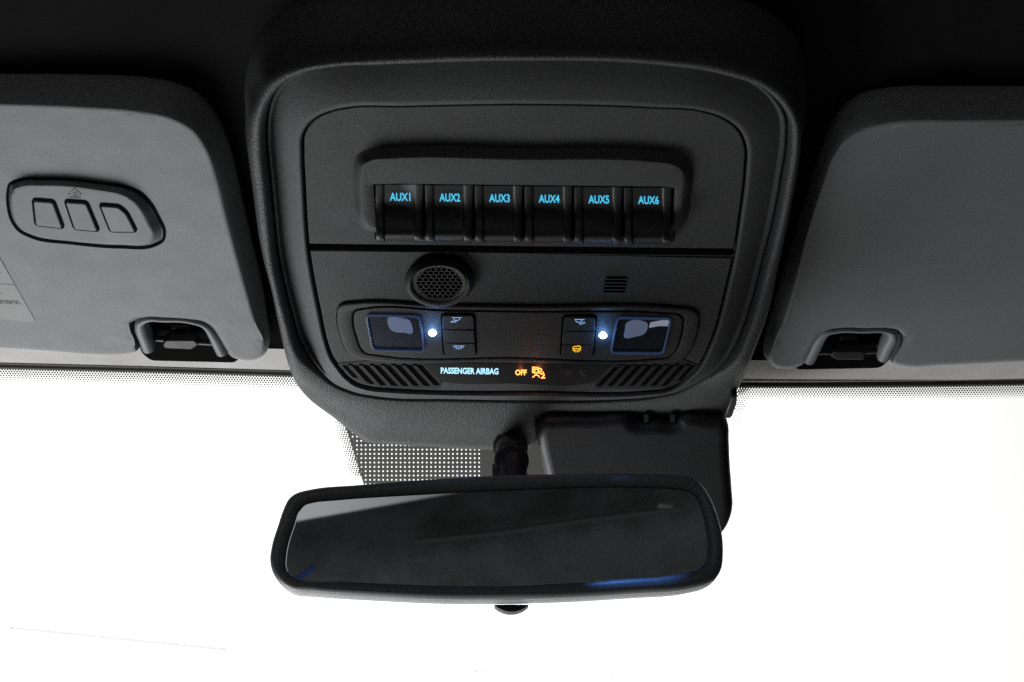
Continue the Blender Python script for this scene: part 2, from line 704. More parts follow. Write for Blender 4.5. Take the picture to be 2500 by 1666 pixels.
row = 0
y = 1040.0
while y < 1200:
    x = 1175.0
    while x - px_ > film_y_left(y) - 4:
        cx, cy, r = x - px_ / 2, y + py_ / 2, 1.95
        sq = []
        for k in range(16):
            a = 2 * math.pi * (k + 0.5) / 16
            s = 1 / max(abs(math.cos(a)), abs(math.sin(a)))
            sq.append((cx + px_ / 2 * math.cos(a) * s, cy + py_ / 2 * math.sin(a) * s))
        inn = [(cx + r * math.cos(2*math.pi*(k+.5)/16), cy + r * math.sin(2*math.pi*(k+.5)/16)) for k in range(16)]
        # corners of the cell
        for k in range(16):
            j = (k + 1) % 16
            quad_into(bm, [sq[k], sq[j], inn[j], inn[k]])
        for sx in (-1, 1):
            for sy in (-1, 1):
                c = (cx + sx * px_ / 2, cy + sy * py_ / 2)
                near = sorted(range(16), key=lambda k: math.dist(sq[k], c))[:2]
                quad_into(bm, [c, sq[near[0]], sq[near[1]]])
        x -= px_
    quad_into(bm, [(film_y_left(y) - 3, y), (x, y), (x, y + py_), (film_y_left(y + py_) - 3, y + py_)])
    y += py_
quad_into(bm, [(1175, 1040), (1770, 1035), (1772, 1200), (1175, 1200)])
finish('perforated_film', bm, M['film'], ws)

# ================================================================== OVERHEAD CONSOLE
con = thing('overhead_console', 'black overhead console with six backlit switches and two map lamps', 'console', PN.at(1270, 620))
CC = (1270, 620)
PAN = [(738,375),(741,324),(762,293),(807,269),(848,260),(979,257),(1300,252),(1594,260),(1715,269),(1766,286),(1808,320),(1823,362),(1822,410),(1808,530),(1791,637),(1770,727),(1754,790),(1739,833),(1722,872),(1708,896),(1686,918),(1662,937),(1628,952),(1589,957),(1300,959),(1047,957),(950,952),(901,947),(865,935),(841,916),(824,894),(809,872),(795,833),(780,765),(753,617),(741,444)]
BEZ = [(655,341),(657,289),(672,238),(703,200),(748,176),(807,164),(944,157),(1300,148),(1594,157),(1766,183),(1853,214),(1897,255),(1916,293),(1918,341),(1904,444),(1880,565),(1860,640),(1840,720),(1815,800),(1790,858),(1770,886),(1747,906),(1710,930),(1662,954),(1600,968),(1500,976),(1300,978),(1100,975),(925,969),(862,957),(812,934),(780,903),(740,850),(715,770),(695,690),(681,617),(674,548),(664,444)]
HOUS = [(603,306),(608,262),(625,225),(645,178),(690,146),(752,126),(845,112),(1000,102),(1300,96),(1596,104),(1766,124),(1862,156),(1924,202),(1950,258),(1957,310),(1954,360),(1934,478),(1902,637),(1875,765),(1843,850),(1812,935),(1795,968),(1770,1015),(1740,1018),(1600,1018),(1400,1016),(1335,1018),(1314,1040),(1309,1083),(1298,1098),(1280,1103),(1240,1103),(1200,1102.5),(1147,1102),(1073,1097.5),(1000,1093),(930,1088.5),(905,1087),(892,1083),(861,1062),(829,1036),(733,956),(714,924),(701,882),(680,786),(659,680),(641,617),(614,444),(603,350)]
OUTL = [(592,306),(590,240),(600,180),(640,100),(700,45),(760,10),(1000,-15),(1300,-22),(1600,-10),(1750,15),(1870,60),(1950,130),(1975,220),(1975,300),(1966,360),(1943,478),(1908,637),(1880,765),(1846,850),(1814,937),(1797,972),(1772,1017),(1740,1020),(1600,1020),(1400,1018),(1337,1020),(1317,1042),(1311,1085),(1299,1101),(1280,1106),(1240,1106),(1200,1105.5),(1147,1105),(1073,1100.5),(1000,1096),(930,1091.5),(905,1090),(890,1086),(859,1064),(826,1039),(728,958),(709,926),(695,884),(673,786),(652,680),(634,617),(605,444),(592,350)]
NA = 720
pan = polar(crom(PAN, 6), CC, NA)
bez = polar(crom(BEZ, 6), CC, NA)
hou = polar(crom(HOUS, 6), CC, NA)
out = polar(crom(OUTL, 6), CC, NA)
u_pan, u_bez = uvs(PN, pan, -0.001), uvs(PN, bez, -0.002)
u_hou, u_out = uvs(PN, hou, -0.006), uvs(PN, out, -0.02)
u_crest = inset(u_bez, -0.0045)


def mixl(a, b, t):
    return [(p[0] * (1-t) + q[0] * t, p[1] * (1-t) + q[1] * t) for p, q in zip(a, b)]


prof = [(u_out, -0.052), (u_out, -0.030), (mixl(u_out, u_hou, .5), -0.020), (u_hou, -0.0075),
        (mixl(u_hou, u_crest, .12), -0.0030), (mixl(u_hou, u_crest, .28), 0.0004), (mixl(u_hou, u_crest, .5), 0.0024), (mixl(u_hou, u_crest, .75), 0.0033), (u_crest, 0.0034),
        (inset(u_bez, -0.0034), 0.0030), (inset(u_bez, -0.0024), 0.0016), (inset(u_bez, -0.0017), -0.0012), (inset(u_bez, -0.0012), -0.006), (inset(u_bez, -0.0012), -0.012)]
# towards the lower lip the housing drops back and the bezel stands proud
wlow = [max(0.0, min(1.0, (p[1] - 850) / 90)) for p in bez]
wlow = [t * t * (3 - 2 * t) for t in wlow]


def lifted(uvl, h, target, lo=-0.0075):
    return [PN.p3(p, h + (target * t if h > lo else 0)) for p, t in zip(uvl, wlow)]


loft('housing', [lifted(uvl, h, -0.0062 if h > -0.002 else -0.003) for uvl, h in prof], M['housing'], con, angle=75)

bz = [(inset(u_bez, -0.0008), -0.012), (inset(u_bez, -0.0008), -0.0050), (inset(u_bez, -0.0003), -0.0040), (inset(u_bez, 0.0006), -0.0038),
      (mixl(u_bez, u_pan, .12), -0.0072), (mixl(u_bez, u_pan, .35), -0.0046), (mixl(u_bez, u_pan, .85), 0.0004),
      (inset(u_pan, -0.0011), 0.0006), (inset(u_pan, -0.0005), 0.0002), (inset(u_pan, -0.0001), -0.0008), (inset(u_pan, 0.0001), -0.007)]
loft('bezel', [lifted(uvl, h, {-0.0050: 0.0010, -0.0040: 0.0016, -0.0038: 0.0022, -0.0072: 0.0058, -0.0046: 0.0040}.get(h, 0.0)) for uvl, h in bz], M['bezel'], con, angle=60)
loft('backing', [[PN.p3(p, -0.0068) for p in inset(u_pan, -0.001)]], M['hole'], con, cap1=True)

panpx = crom(PAN, 8)
up_px = clip_poly(panpx, (700, 599), (1850, 612.5), keep_left=False)
lo_px = clip_poly(panpx, (700, 610), (1850, 623), keep_left=True)
u_up = inset(uvs(PN, up_px), 0.0011)
u_lo = inset(uvs(PN, lo_px), 0.0011)
upper = plate('switch_panel', PN, u_up, -0.0066, 0.0, 0.0006, M['panel'], con)
lower = plate('lamp_panel', PN, u_lo, -0.0066, -0.0004, 0.0006, M['panel'], con)

# clip at the lower right corner of the housing
plate('side_clip', PN, uvs(PN, [(1786,968),(1800,965),(1798,985),(1788,1014),(1782,1020),(1768,1019),(1774,1000)], 0), -0.02, 0.001, 0.001, M['black'], con)

# ---- hood that carries the switches
base = crom([(862,400),(868,378),(890,366),(930,361),(1270,362),(1610,368),(1660,374),(1687,388),(1694,415),(1688,480),(1678,540),(1662,562),(1640,568),(1500,588),(1270,588),(1050,586),(920,570),(888,560),(872,540),(864,480)], 6)
topl = crom([(886,420),(890,404),(908,395),(940,392),(1270,394),(1600,400),(1640,405),(1660,416),(1668,436),(1664,485),(1657,535),(1648,552),(1634,558),(1500,584),(1270,584),(1050,582),(924,562),(902,554),(889,538),(885,485)], 6)
ub, ut = uvs(PN, polar(base, (1278, 470), 480), 0.0), uvs(PN, polar(topl, (1278, 470), 480), 0.007)
hp = [(0.0, -0.0003), (0.1, 0.0003), (0.3, 0.0020), (0.6, 0.0043), (0.85, 0.0056), (1.0, 0.0060)]
hole = polar(rpoly([(912, 449), (1648, 457), (1641, 592), (920, 583)], 3), (1278, 470), 480)
uh = uvs(PN, hole, 0.0060)
loft('switch_hood', [[PN.p3(p, h) for p in mixl(ub, ut, t)] for t, h in hp] + [[PN.p3(p, 0.0060) for p in inset(ut, 0.0004)]] +
     [[PN.p3(p, 0.0060) for p in inset(uh, -0.0003)], [PN.p3(p, 0.0057) for p in uh], [PN.p3(p, -0.004) for p in uh]], M['panel'], con, angle=60)

# ---- switches
PROF = [(449, 0.0020), (450, 0.0036), (451.5, 0.0040), (470, 0.0045), (490, 0.0052), (505, 0.0060), (520, 0.0076), (540, 0.0105), (558, 0.0142), (570, 0.0160),
        (577, 0.0164), (582, 0.0158), (585.5, 0.0142), (587, 0.0120), (588, 0.0040)]


def prof_h(y):
    for (y1, h1), (y2, h2) in zip(PROF, PROF[1:]):
        if y1 <= y <= y2:
            return h1 + (h2 - h1) * (y - y1) / (y2 - y1)
    return 0.004


words = ['AUX1', 'AUX2', 'AUX3', 'AUX4', 'AUX5', 'AUX6']
bm = bmesh.new()
rings_into(bm, [[PN.at(x, y, 0.0006) for x, y in ((909, 446), (1650, 453), (1646, 590), (915, 584))]], cap1=True)
finish('switch_recess', bm, M['hole'], con)
for k in range(6):
    x0 = 916 + 121.3 * k
    dy = 1.55 * k
    tx = [0, 0.004, 0.03, 0.14, 0.165, 0.19, 0.5, 0.79, 0.815, 0.84, 0.955, 0.981, 0.985]
    th = [-0.008, -0.0003, 0.0, 0.0, -0.0004, -0.0016, -0.0016, -0.0016, -0.0004, 0.0, 0.0, -0.0003, -0.008]
    rings = []
    for (y, h) in PROF:
        a = (y - 450) / 138
        wid = 119 - 6 * max(0, a)
        ring = []
        for t, hh in zip(tx, th):
            loww = 1.0 if y > 500 else 0.35
            yy = y + dy
            if y > 560 and (t < 0.17 or t > 0.81):
                yy += 4
            ring.append(PN.at(x0 + 3 * max(0, a) + wid * t, yy, max(h + hh * loww, 0.0)))
        rings.append(ring)
    bm = bmesh.new()
    rings_into(bm, rings, closed=False)
    # diagonal hatch on the finger pad
    for q in range(5):
        ribbon_into(bm, PN, [(x0 + 30 + 11*q - 9, 505 + dy), (x0 + 30 + 11*q + 4, 520 + dy), (x0 + 30 + 11*q + 22, 545 + dy)], 1.6, -0.0014,
                    hf=lambda yv, dy=dy: prof_h(yv - dy), thick=0.0003)
    sw = finish('switch', bm, M['switch'], con, angle=35)
    sw['label'] = 'black rocker switch lettered ' + words[k] + ' in blue'
    bm = bmesh.new()
    text_into(bm, PN, words[k], x0 + 35.5, x0 + 86, 490 + dy, 471 + dy, 0.0006, hf=lambda yv, dy=dy: prof_h(yv - dy) - 0.0006, bold=0.02, ybase_r=490.6 + dy)
    finish('lettering', bm, M['cyan'], sw, smooth=False)

# ---- speaker grille
SCX, SCY = 1072, 689


def ell(rx, ry, n=72, cx=SCX, cy=SCY):
    return [(cx + rx * math.cos(2*math.pi*k/n), cy + ry * math.sin(2*math.pi*k/n)) for k in range(n)]


spk = thing_part = None
e_out = uvs(PN, ell(86, 57, cy=687), 0.0)
e_in = uvs(PN, ell(67, 45.5, cx=1073, cy=692), 0.006)
rp = [(0, -0.0006), (0.06, 0.0012), (0.2, 0.0036), (0.45, 0.0058), (0.7, 0.0066), (0.88, 0.0062), (1.0, 0.0053)]
spk = loft('speaker', [[PN.p3(p, h) for p in mixl(e_out, e_in, t)] for t, h in rp] +
           [[PN.p3(p, 0.0035) for p in inset(e_in, 0.0004)]], M['panel'], con, angle=60)
loft('speaker_well', [[PN.p3(p, 0.0010) for p in inset(e_in, -0.003)]], M['hole'], spk, cap1=True)
bm = bmesh.new()
c3 = PN.uv(1073, 692, 0.005)
hx = 0.0030
rad = abs(e_in[0][0] - c3[0])
for i in range(-9, 10):
    for j in range(-9, 10):
        cx = c3[0] + hx * (i + (j % 2) * 0.5)
        cy = c3[1] + hx * 0.866 * j
        if math.hypot(cx - c3[0], cy - c3[1]) > rad * 0.97 - hx * 0.55:
            continue
        def hexa(r, h):
            return [PN.p3((cx + r * math.cos(R(60*k + 30)), cy + r * math.sin(R(60*k + 30))), h) for k in range(6)]
        def hexr(r, h):
            return [bm.verts.new(p) for p in hexa(r, h)]
        a, b2, c2 = hexr(hx / math.sqrt(3), 0.0050), hexr(hx * 0.50, 0.0050), hexr(hx * 0.48, 0.0036)
        for q in range(6):
            z = (q + 1) % 6
            bm.faces.new((a[q], a[z], b2[z], b2[q]))
            bm.faces.new((b2[q], b2[z], c2[z], c2[q]))
ring_o = [PN.p3((c3[0] + rad * 0.97 * math.cos(R(5*k)), c3[1] + rad * 0.97 * math.sin(R(5*k))), 0.0053) for k in range(72)]
ring_i = [PN.p3((c3[0] + rad * 0.83 * math.cos(R(5*k)), c3[1] + rad * 0.83 * math.sin(R(5*k))), 0.0051) for k in range(72)]
rings_into(bm, [ring_o, ring_i])
finish('honeycomb_mesh', bm, M['bezel'], spk, smooth=False)

# ---- small microphone vent
bm = bmesh.new()
for k in range(5):
    y = 676 + k * 8.4
    xo = -1.6 * k
    poly_into(bm, PN, [(1480 + xo, y), (1532 + xo, y + .6), (1531 + xo, y + 5.2), (1479 + xo, y + 4.6)], -0.0003, thick=0.0001)
finish('microphone_vent', bm, M['hole'], con, smooth=False)
bm = bmesh.new()
for k in range(5):
    y = 676 + k * 8.4
    xo = -1.6 * k
    poly_into(bm, PN, [(1480 + xo, y + 5.0), (1531 + xo, y + 5.6), (1530 + xo, y + 8.0), (1479 + xo, y + 7.4)], -0.0004, thick=0.0009)
finish('vent_slat', bm, M['panel'], con, smooth=False)

# ---- lamp module
OA = crom([(823,765),(826,750),(838,742),(858,739),(1071,744),(1300,747),(1660,751),(1690,755),(1704,765),(1706,780),(1701,814),(1684,857),(1672,873),(1650,882),(1589,886),(1420,886),(1168,883),(901,879),(870,874),(848,860),(833,826)], 6)
OB = crom([(862,775),(864,762),(872,755),(886,752),(1095,756),(1300,759),(1625,763),(1655,766),(1667,775),(1667,790),(1661,826),(1648,857),(1632,870),(1600,874),(1250,871),(920,865),(893,860),(880,847),(873,828)], 6)
uA, uB = uvs(PN, polar(OA, (1265, 814), 720)), uvs(PN, polar(OB, (1265, 814), 720))
modu = loft('lamp_surround', [[PN.p3(p, h) for p in l] for l, h in
        [(uA, -0.003), (uA, 0.0002), (inset(uA, 0.0005), 0.0010), (inset(uA, 0.0012), 0.0012), (inset(uB, -0.0012), 0.0010), (inset(uB, -0.0005), 0.0006), (uB, -0.0006), (uB, -0.004)]],
        M['panel'], con, angle=50)
for l, wpx in ((OA, 3.6), (OB, 3.0)):
    bm = bmesh.new()
    ribbon_into(bm, PN, l, wpx, -0.0003 if l is OA else 0.0003, thick=0.0006, closed=True)
    finish('shadow_gap', bm, M['hole'], modu, smooth=False)
mod = plate('lamp_module', PN, inset(uB, 0.0005), -0.004, 0.0010, 0.0005, M['module'], con)

lensL = rpoly([(892,766),(1026,770),(1038,857),(908,853)], 13)
lensR = rpoly([(1506,773),(1640,776),(1620,862),(1489,861)], 13)
refL = crom([(947,776),(986,778),(998,781),(1004,789),(1006,814),(985,812),(969,811),(955,806),(949,797)], 4)
refR = crom([(1529,790),(1537,785),(1570,785),(1580,790),(1581,800),(1575,813),(1550,822),(1524,824),(1526,806)], 4)
for nm, lens, ref, lab in (('L', lensL, refL, 'driver side'), ('R', lensR, refR, 'passenger side')):
    ul = uvs(PN, lens, 0.001)
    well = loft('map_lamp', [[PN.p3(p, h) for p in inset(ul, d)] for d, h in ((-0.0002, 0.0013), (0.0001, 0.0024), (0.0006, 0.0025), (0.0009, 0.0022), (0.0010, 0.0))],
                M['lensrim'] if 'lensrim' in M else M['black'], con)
    well['label'] = 'square clear map lamp on the ' + lab + ' of the module'
    bm = bmesh.new()
    rings_into(bm, [[PN.p3(p, 0.00115) for p in inset(ul, 0.0006)]], cap1=True)
    finish('bowl', bm, M['black'], well)
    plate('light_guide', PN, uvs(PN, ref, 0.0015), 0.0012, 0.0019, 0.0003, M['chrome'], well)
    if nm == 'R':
        plate('lens_glint', PN, uvs(PN, rpoly([(1588, 788), (1634, 780), (1631, 797), (1610, 796), (1584, 801)], 3), 0.0015), 0.0012, 0.0017, 0.0002, M['lens_glint'], well)  # pale glowing patch, a painted reflection on the right lens
    plate('clear_lens', PN, inset(ul, 0.0009), 0.0021, 0.0024, 0.0001, M['lens'], well)

# ---- blue-white courtesy LEDs
for x, y, lab in ((1056, 812, 'left'), (1472, 818, 'right')):
    c = [(x-10,y+2),(x-7,y-4),(x-4,y-6.5),(x,y-8),(x+4,y-6.5),(x+7,y-4),(x+10,y+2),(x+6,y+6),(x,y+7.5),(x-6,y+6)]
    plate('indicator_lamp', PN, uvs(PN, crom(c, 4), 0.001), 0.0008, 0.0022, 0.0009, M['led'], con)['label'] = 'glowing blue-white lamp dot beside the ' + lab + ' map lamp'
    ld = bpy.data.lights.new('led_glow', 'POINT')
    ld.color = (0.12, 0.38, 1.0)
    ld.energy = 0.006
    ld.shadow_soft_size = 0.0015
    lo = bpy.data.objects.new('led_glow', ld)
    lo.location = PN.at(x, y, 0.001) + PN.N * 0.0035
    ld.specular_factor = 0.15
    C.objects.link(lo)

# ---- push buttons
def stroke_arc(cx, cy, rx, ry, a0, a1, n=10):
    return [(cx + rx * math.cos(R(a0 + (a1-a0)*k/n)), cy + ry * math.sin(R(a0 + (a1-a0)*k/n))) for k in range(n + 1)]


def icon(parent, material, strokes, name='symbol', h=0.0026, width=1.5):
    bm = bmesh.new()
    for s in strokes:
        wd = width
        if isinstance(s[0], (int, float)):
            wd, s = s[0], s[1]
        ribbon_into(bm, PN, s, wd, h, thick=0.0001)
    return finish(name, bm, material, parent, smooth=False)


for side, (xa, xb, ya, yb) in (('left', (1079, 1157, 764, 861)), ('right', (1376, 1455, 768, 863))):
    sk = 2.5 if side == 'left' else -3.5
    rim = rpoly([(xa-1,ya-1),(xb+1,ya-1),(xb+1+sk*2,yb+1),(xa-1+sk*2,yb+1)], 7)
    rm = plate('button_well', PN, inset(uvs(PN, rim), -0.0006), 0.0, 0.00115, 0.0001, M['hole'], con)
    cuts = [ya, ya + 34, ya + 67, yb]
    for q in range(3):
        y0, y1 = cuts[q] + (1 if q else 0), cuts[q + 1] - 1
        s0, s1 = sk * 2 * (y0 - ya) / (yb - ya), sk * 2 * (y1 - ya) / (yb - ya)
        pts = [(xa + 1 + s0, y0), (xb - 1 + s0, y0 + .5), (xb - 1 + s1, y1 + .5), (xa + 1 + s1, y1)]
        if q == 0:
            pts = [(xa + 1, y0 + 5), (xa + 5, y0), (xb - 5, y0), (xb - 1, y0 + 5), (xb - 1 + s1, y1), (xa + 1 + s1, y1)]
        if q == 2:
            pts = [(xa + 1 + s0, y0), (xb - 1 + s0, y0), (xb - 1 + s1, y1 - 5), (xb - 4 + s1, y1), (xa + 6 + s1, y1), (xa + 2 + s1, y1 - 5)]
        bt = plate('push_button', PN, uvs(PN, pts), 0.0008, 0.0025, 0.0004, M['module'], con)
        cxm = (pts[0][0] + pts[1][0]) / 2
        if side == 'left' and q == 0:
            x, y = 1115, 776
            icon(bt, M['iceicon'], [[(x-12, y), (x+12, y)], stroke_arc(x, y, 8, 7, 0, 180)] + [[(x-4-3.6*k+4, y+7.5), (x-8-3.6*k+4, y+12)] for k in range(4)])
        elif side == 'left' and q == 2:
            x, y = 1120, 845
            icon(bt, M['iceicon'], [[(x-14, y), (x+14, y)], stroke_arc(x, y, 7.5, 5, 0, 180)] +
                 [[(x + 9*math.cos(R(a)), y + 6.5*math.sin(R(a))), (x + 13*math.cos(R(a)), y + 9.5*math.sin(R(a)))] for a in (25, 58, 90, 122, 155)])
        elif side == 'right' and q == 0:
            x, y = 1415, 780.5
            icon(bt, M['iceicon'], [[(x-12, y), (x+12, y)], stroke_arc(x-2, y, 8, 7, 0, 180)] + [[(x-1+3.6*k, y+9 - 1.2*k), (x+3+3.6*k, y+13 - 1.2*k)] for k in range(4)])
        elif side == 'right' and q == 2:
            x, y = 1408, 847
            icon(bt, M['amber'], [(2.4, [(x-9, y+5), (x-9, y+1), (x-4, y-1), (x+1, y+0), (x+2, y-2.5), (x+8, y-1), (x+10, y+2), (x+9, y+5)]), (2.4, [(x-10, y+5), (x+10, y+5)])] +
                 [(2.0, [(x + 5*math.cos(R(a)), y + 6 + 3*math.sin(R(a))), (x + 11*math.cos(R(a)), y + 6 + 8*math.sin(R(a)))]) for a in (20, 50, 75, 105, 130, 160)])

# ---- passenger airbag display
DSP = crom([(1030,885),(1060,884),(1250,885),(1470,887),(1500,888),(1487,900),(1462,924),(1450,933),(1430,937),(1250,936),(1090,933),(1074,930),(1063,921),(1042,900)], 5)
dsp = plate('airbag_display', PN, uvs(PN, DSP), -0.0008, 0.0005, 0.0004, M['display'], con)
bm = bmesh.new()
text_into(bm, PN, 'PASSENGER AIRBAG', 1076, 1217, 912, 897.5, 0.0006, bold=0.032, ybase_r=914)
lt = finish('lettering', bm, M['ice'], dsp, smooth=False)
lt['label'] = 'pale blue lettering PASSENGER AIRBAG'
bm = bmesh.new()
text_into(bm, PN, 'OFF', 1258, 1286, 916, 903, 0.0006, bold=0.03, ybase_r=916)
lt = finish('lettering', bm, M['orange'], dsp, smooth=False)
lt['label'] = 'orange lettering OFF'
bm = bmesh.new()
for s in [[(1299, 897), (1315, 898)], [(1299, 901), (1314, 902)], stroke_arc(1303, 905, 3, 3, 0, 360), stroke_arc(1318, 904, 4.5, 4, 0, 360),
          [(1311, 909), (1322, 913), (1327, 908)], [(1312, 909), (1306, 917), (1300, 922)], [(1306, 915), (1314, 917), (1317, 922)], [(1299, 909), (1308, 911)]]:
    ribbon_into(bm, PN, s, 2.6, 0.0006, thick=0.0001)
text_into(bm, PN, '2', 1320, 1331, 924, 911, 0.0006, bold=0.03)
finish('airbag_symbol', bm, M['orange'], dsp, smooth=False)
bm = bmesh.new()
ribbon_into(bm, PN, [(1371, 901), (1397, 901), (1396, 918), (1370, 918)], 1.6, 0.0006, thick=0.0001, closed=True)
text_into(bm, PN, 'ON', 1375, 1393, 916, 904, 0.0006, bold=0.02)
ribbon_into(bm, PN, stroke_arc(1424, 909, 7, 7, 40, 330), 2.0, 0.0006, thick=0.0001)
ribbon_into(bm, PN, [(1414, 904), (1424, 909), (1419, 919), (1430, 917)], 2.0, 0.0006, thick=0.0001)
finish('unlit_symbol', bm, M['dim'], dsp, smooth=False)
for x, y, e in ((1271, 909, 0.0010), (1316, 909, 0.0020)):
    ld = bpy.data.lights.new('warning_glow', 'POINT')
    ld.color = (1.0, 0.25, 0.03)
    ld.energy = e
    ld.shadow_soft_size = 0.001
    lo = bpy.data.objects.new('warning_glow', ld)
    lo.location = PN.at(x, y, 0.0005) + PN.N * 0.0024
    C.objects.link(lo)

# ---- slotted grilles either side of the display
LG = crom([(826,888),(845,886),(1020,887),(1036,890),(1060,918),(1078,938),(1075,946),(1040,949),(940,946),(905,941),(872,930),(848,913)], 5)
RG = crom([(1506,892),(1530,890),(1700,890),(1706,894),(1690,910),(1665,930),(1640,944),(1600,949),(1480,949),(1452,946),(1452,940),(1478,918)], 5)


def inside(p, poly):
    r = False
    for i in range(len(poly)):
        a, b_ = poly[i], poly[i - 1]
        if (a[1] > p[1]) != (b_[1] > p[1]) and p[0] < (b_[0]-a[0]) * (p[1]-a[1]) / (b_[1]-a[1]) + a[0]:
            r = not r
    return r


for poly, sgn, xs in ((LG, 1, [814 + 26.3*k for k in range(9)]), (RG, -1, [1508 + 26.3*k for k in range(9)])):
    base_o = plate('slotted_grille', PN, uvs(PN, poly), -0.0008, -0.0001, 0.0002, M['grille'], con)
    bm = bmesh.new()
    for x0 in xs:
        seg = [(x0 + sgn * 46 * t, 893 + 50 * t) for t in [k / 30 for k in range(31)]]
        wpx = 11.0
        ins = [p for p in seg if inside((p[0] - wpx/2 - 1, p[1]), poly) and inside((p[0] + wpx/2 + 1, p[1]), poly) and inside((p[0], p[1] + 3), poly) and inside((p[0], p[1] - 3), poly)]
        if len(ins) > 5:
            a, b_ = ins[0], ins[-1]
            poly_into(bm, PN, [(a[0]-wpx/2, a[1]), (a[0]+wpx/2, a[1]), (b_[0]+wpx/2, b_[1]), (b_[0]-wpx/2, b_[1])], -0.0001, thick=0.0002)
    finish('slots', bm, M['hole'], base_o, smooth=False)
    bm = bmesh.new()
    for x0 in xs:
        seg = [(x0 + 13 + sgn * 46 * t, 893 + 50 * t) for t in [k / 30 for k in range(31)]]
        ins = [p for p in seg if inside((p[0] - 6, p[1]), poly) and inside((p[0] + 6, p[1]), poly)]
        if len(ins) > 5:
            a, b_ = ins[0], ins[-1]
            poly_into(bm, PN, [(a[0]-4.5, a[1]), (a[0]+5, a[1]), (b_[0]+5, b_[1]), (b_[0]-4.5, b_[1])], -0.0001, thick=0.0007)
    finish('slats', bm, M['grille'], base_o, smooth=False)

# ================================================================== SUN VISORS
def visor(pl, pairs, name_label, thick=0.016):
    sil = crom([p[0] for p in pairs], 6)
    fac = crom([p[1] for p in pairs], 6)
    us, uf = uvs(pl, sil, -0.014), uvs(pl, fac, 0.0)
    rings = [[pl.p3(p, -0.028) for p in inset(us, 0.004)], [pl.p3(p, -0.021) for p in inset(us, 0.001)]]
    for t, h in [(q / 12, -0.017 * (1 - q / 12) ** 1.6) for q in range(13)]:
        rings.append([pl.p3(p, h) for p in mixl(us, uf, t)])
    rings.append([pl.p3(p, 0.0) for p in inset(uf, 0.0016)])
    return rings


def visor_pad(pl, pairs, creases, par):
    bm = bmesh.new()
    rings = visor(pl, pairs, '')
    rings_into(bm, rings, cap0=True)
    cr = [(pl.at(x, y), r, a, R(ang)) for x, y, r, a, ang in creases]
    def disp(q):
        d = 0.00022 * noise.noise(q * 22) + 0.0001 * noise.noise(q * 60)
        for c, r, amp, ang in cr:
            e = q - c
            l = e.length
            if l < r:
                fall = (1 - l / r) ** 2
                x, y = e.dot(pl.U), e.dot(pl.V)
                d += amp * fall * (0.5 + 0.5 * math.sin((x * math.cos(ang) + y * math.sin(ang)) * 900 + noise.noise(q * 90) * 2.0))
        return d
    fill_cap(bm, [p for p in rings[-1]], disp, 0.003)
    return finish('visor_pad', bm, M['vinyl'], par, angle=70)


LVP = [((-500,183),(-500,248)),((-200,186),(-200,252)),((0,190),(0,256)),((208,195),(208,264)),((340,203),(340,275)),((430,222),(420,292)),((490,255),(472,322)),((530,305),(503,368)),
       ((560,375),(527,440)),((588,490),(548,525)),((613,600),(572,615)),((637,700),(597,705)),((652,793),(625,793)),((657,840),(643,835)),((650,866),(637,858)),((625,880),(617,870)),
       ((590,879),(590,870)),((566,872),(568,863)),((553,862),(560,853)),((537,835),(544,828)),((510,797),(516,789)),((490,787),(494,778)),((465,783),(466,775)),((410,779),(410,771)),((362,777),(360,769)),
       ((337,780),(332,773)),((324,790),(315,785)),((326,806),(317,805)),((338,842),(329,839)),((340,856),(328,849)),((317,862),(312,855)),((275,865),(275,858)),((138,857),(138,850)),((0,848),(0,841)),((-200,838),(-200,831)),((-500,822),(-500,815))]
lv = thing('sun_visor', 'grey left sun visor with three garage-door buttons and a pale warning label', 'sun visor', VL.at(330, 560), 'sun visors folded up against the roof')
visor_pad(VL, LVP, [(305, 815, 0.022, 0.0007, 70), (640, 850, 0.018, 0.0004, 20), (560, 800, .014, .0003, 40)], lv)

RVP = [((3000,215),(3000,288)),((2700,220),(2700,292)),((2500,225),(2500,296)),((2330,227),(2330,297)),((2180,232),(2180,301)),((2104,250),(2110,318)),((2060,282),(2062,347)),((2030,325),(2034,385)),
       ((2000,394),(2014,440)),((1972,484),(1990,510)),((1941,584),(1965,595)),((1912,675),(1943,685)),((1883,780),(1915,780)),((1867,845),(1888,840)),((1868,878),(1882,868)),((1885,896),(1893,886)),
       ((1915,901),(1917,892)),((1948,896),(1946,887)),((1965,887),(1958,879)),((1978,866),(1970,860)),((1995,833),(1987,828)),((2008,817),(2001,810)),((2028,807),(2024,799)),((2055,803),(2053,795)),((2110,804),(2110,796)),
       ((2165,804),(2168,796)),((2188,808),(2195,801)),((2199,820),(2208,817)),((2196,835),(2205,836)),((2180,866),(2188,867)),((2172,884),(2182,878)),((2207,894),(2209,887)),((2288,892),(2288,885)),((2500,882),(2500,875)),((2700,873),(2700,866)),((3000,858),(3000,851))]
rv = thing('sun_visor', 'plain grey right sun visor without buttons', 'sun visor', VR.at(2200, 560), 'sun visors folded up against the roof')
visor_pad(VR, RVP, [(2225, 828, 0.022, 0.0006, 110), (1900, 870, 0.016, 0.0004, 150)], rv)

